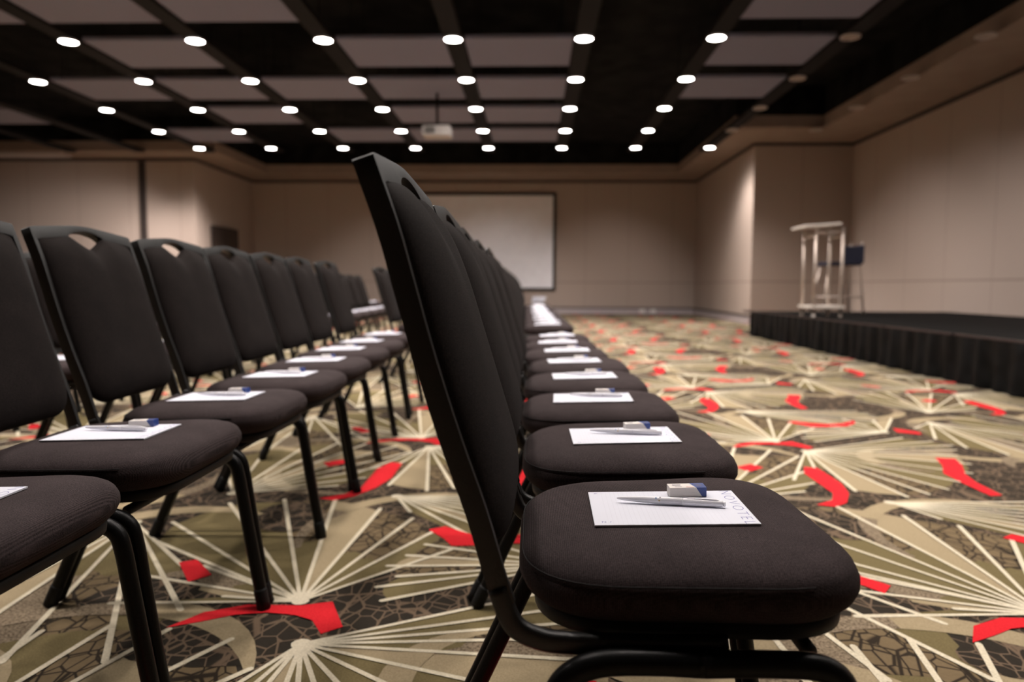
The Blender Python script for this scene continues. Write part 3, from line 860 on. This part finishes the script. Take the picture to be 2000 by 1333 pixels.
def make_mint():
    t = empty('mint_box')
    m = MB(); m.box(-.026, .026, -.0115, .0115, 0, .0135); c = m.build('carton', BOXW, t, bevel=.0006)
    e = .0002
    m = MB()
    m.add([(.026 + e, -.0115, 0), (.026 + e, .0115, 0), (.026 + e, .0115, .0135), (.026 + e, -.0115, .0135)], [(0, 1, 2, 3)])
    m.add([(.020, -.0115 - e, .0003), (.0262, -.0115 - e, .0003), (.0262, -.0115 - e, .0136), (.0115, -.0115 - e, .0136)], [(0, 1, 2, 3)])
    m.add([(.0115, -.0116, .0135 + e), (.0262, -.0116, .0135 + e), (.0262, .0116, .0135 + e), (.006, .0116, .0135 + e)], [(0, 1, 2, 3)])
    m.build('blue_sleeve', BOXB, t)['label'] = 'blue end of the carton'
    z = .0135 + 2.2 * e
    m = MB()
    for x0, x1, y0, y1 in ((-.020, -.008, .001, .0045), (-.018, -.008, -.0072, -.0056)): m.add([(x0, y0, z), (x1, y0, z), (x1, y1, z), (x0, y1, z)], [(0, 1, 2, 3)])
    for k, (x0, w) in enumerate(((.013, .008), (.0145, .007), (.012, .009))):
        y = -.006 + k * .005; m.add([(x0, y, z), (x0 + w, y, z), (x0 + w, y + .0022, z), (x0, y + .0022, z)], [(0, 1, 2, 3)])
    m.build('print', DOTG, t)
    m = MB(); m.add([(-.003, -.009, z), (.009, -.0105, z), (.009, -.0092, z), (-.001, -.0072, z)], [(0, 1, 2, 3)]); m.build('rust_stripe', DOTR, t)
    m = MB()
    for k in range(5): m.add([(-.024, -.0115 - e, .002 + k * .0022), (.016 - k * .0016, -.0115 - e, .002 + k * .0022), (.016 - k * .0016, -.0115 - e, .0022 + k * .0022), (-.024, -.0115 - e, .0022 + k * .0022)], [(0, 1, 2, 3)])
    m.build('small_print', mat('print_pale', (.5, .47, .47, 1)), t)
    return t
pad0, pen0, mint0 = make_pad(), make_pen(), make_mint()

# rows: (name, list of (x, y), block name)
def far(x_at0, drift, ys): return [(x_at0 + drift * y, y) for y in ys]
ROWS = []
A_y = [.970, 1.458, 1.945, 2.435, 2.93, 3.43, 3.93, 4.47]
A_x = [.185, .182, .172, .172, .178, .150, .140, .143]
ROWS.append(('rightmost row', 'near block', list(zip(A_x, A_y)), 0))
ROWS.append(('rightmost row', 'far block', far(.17, -.0085, [5.78 + .492 * k for k in range(14)]), 0))
B_y = [.940, 1.428, 1.916, 2.404, 2.893, 3.41, 3.90, 4.50]
B_x = [-.848, -.852, -.858, -.868, -.892, -.915, -.930, -.948]
ROWS.append(('second row from the right', 'near block', list(zip(B_x, B_y)), 0))
ROWS.append(('second row from the right', 'far block', far(-.80, -.018, [5.89 + .49 * k for k in range(3)]), 0))
ROWS.append(('third row from the right', 'near block', far(-1.86, -.026, [2.88, 3.375, 3.87, 4.42]), 4))
ROWS.append(('third row from the right', 'far block', far(-1.90, -.026, [5.75 + .5 * k for k in range(10)]), 0))
ROWS.append(('fourth row from the right', 'near block', far(-2.86, -.022, [3.9, 4.45]), 6))
ROWS.append(('fourth row from the right', 'far block', far(-2.86, -.016, [5.75, 6.25, 6.75] + [12.6, 13.1, 13.6]), 0))
ROWS.append(('fifth row from the right', 'far block', far(-3.96, -.016, [5.9, 6.4]), 0))
ZC = .0034
firsts = {'c': True, 'p': True, 'n': True, 'm': True}
def place(key, src, loc, rz, label, cat, group, tilt=0.0, rot=None):
    if firsts[key]: t = src; firsts[key] = False
    else: t = copy_tree(src)
    t.location = loc
    t.rotation_euler = rot if rot else (0, tilt, rz)
    t['label'] = label; t['category'] = cat; t['group'] = group
    return t
for rn, bn, lst, start in ROWS:
    for k, (x, y) in enumerate(lst):
        i = start + k
        nm = f'{ORD[i]} chair, {bn}, {rn}'
        exact = (rn == 'rightmost row' and bn == 'near block' and k == 0)
        jr = 0 if exact else math.radians(rnd.uniform(-.5, .5))
        place('c', chair0, (x, y, ZC), jr, f'black padded banquet {nm}'.replace('banquet ' + ORD[i] + ' chair', 'banquet chair, ' + ORD[i] + ' from the camera'), 'chair', 'black banquet chairs set out in rows')
        cz = ZC - .0034 + .4722 + .003
        tl = -.03
        pr = math.radians(-1.0 if exact else rnd.uniform(-3, 3))
        px, py = (x + .002, .973) if exact else (x + rnd.uniform(-.012, .012), y + rnd.uniform(-.01, .01))
        zp = ZC + .4722
        place('p', pad0, (px, py, zp), pr, f'white notepad on the {nm}', 'notepad', 'white notepads on the chair seats', rot=(0, tl, pr))
        # pen: from the left middle towards the lower right of the pad
        R_ = Matrix.Rotation(pr, 3, 'Z') @ Matrix.Rotation(tl, 3, 'Y')
        jx, jy = (0, 0) if exact else (rnd.uniform(-.008, .008), rnd.uniform(-.006, .006))
        q = Vector((px, py, zp)) + R_ @ Vector((.0035 + jx, .008 + jy, .0024 + .0056))
        place('n', pen0, q, 0, f'white pen on the {nm}', 'pen', 'white pens on the notepads', rot=(0, tl + .006, pr + math.radians(-12.0 + (0 if exact else rnd.uniform(-4, 4)))))
        q = Vector((px, py, zp)) + R_ @ Vector((.036 + jx * .5, .055 + jy * .4, .0026))
        place('m', mint0, q, 0, f'small carton on the {nm}', 'carton', 'small cartons on the notepads', rot=(0, tl, pr + math.radians(1.5 if exact else rnd.uniform(-5, 5))))

# pile of white paper on the last visible chair of the right row
lx, ly = ROWS[1][2][-1]
t = empty('paper_pile', (lx + .01, ly, ZC + .502), math.radians(8)); tag(t, 'heaped white papers on the last chair of the rightmost row, below the screen', 'paper pile')
m = MB()
for k in range(7):
    a = rnd.uniform(-.2, .2); zc = k * .014
    w, l = .105, .074
    ca, sa = math.cos(a), math.sin(a)
    cs = [(x * ca - y * sa + .004 * k, x * sa + y * ca) for x, y in ((-w, -l), (w, -l), (w, l), (-w, l))]
    vs = [(x, y, zc + (.03 * x if k > 3 else 0)) for x, y in cs] + [(x, y, zc + .012 + (.03 * x if k > 3 else 0)) for x, y in cs]
    m.add(vs, [(0, 3, 2, 1), (4, 5, 6, 7), (0, 1, 5, 4), (1, 2, 6, 5), (2, 3, 7, 6), (3, 0, 4, 7)], 0)
m.build('stacked_sheets', PAPER, t)

# ------------------------------------------------------------------ world, view
w = bpy.data.worlds.new('world'); bpy.context.scene.world = w; w.use_nodes = True
bg = w.node_tree.nodes['Background']; bg.inputs[0].default_value = (0.01, 0.009, 0.009, 1); bg.inputs[1].default_value = .2
vs_ = bpy.context.scene.view_settings
vs_.view_transform = 'Standard'; vs_.look = 'None'; vs_.gamma = 1.0; vs_.use_curve_mapping = False
vs_.exposure = 0.1
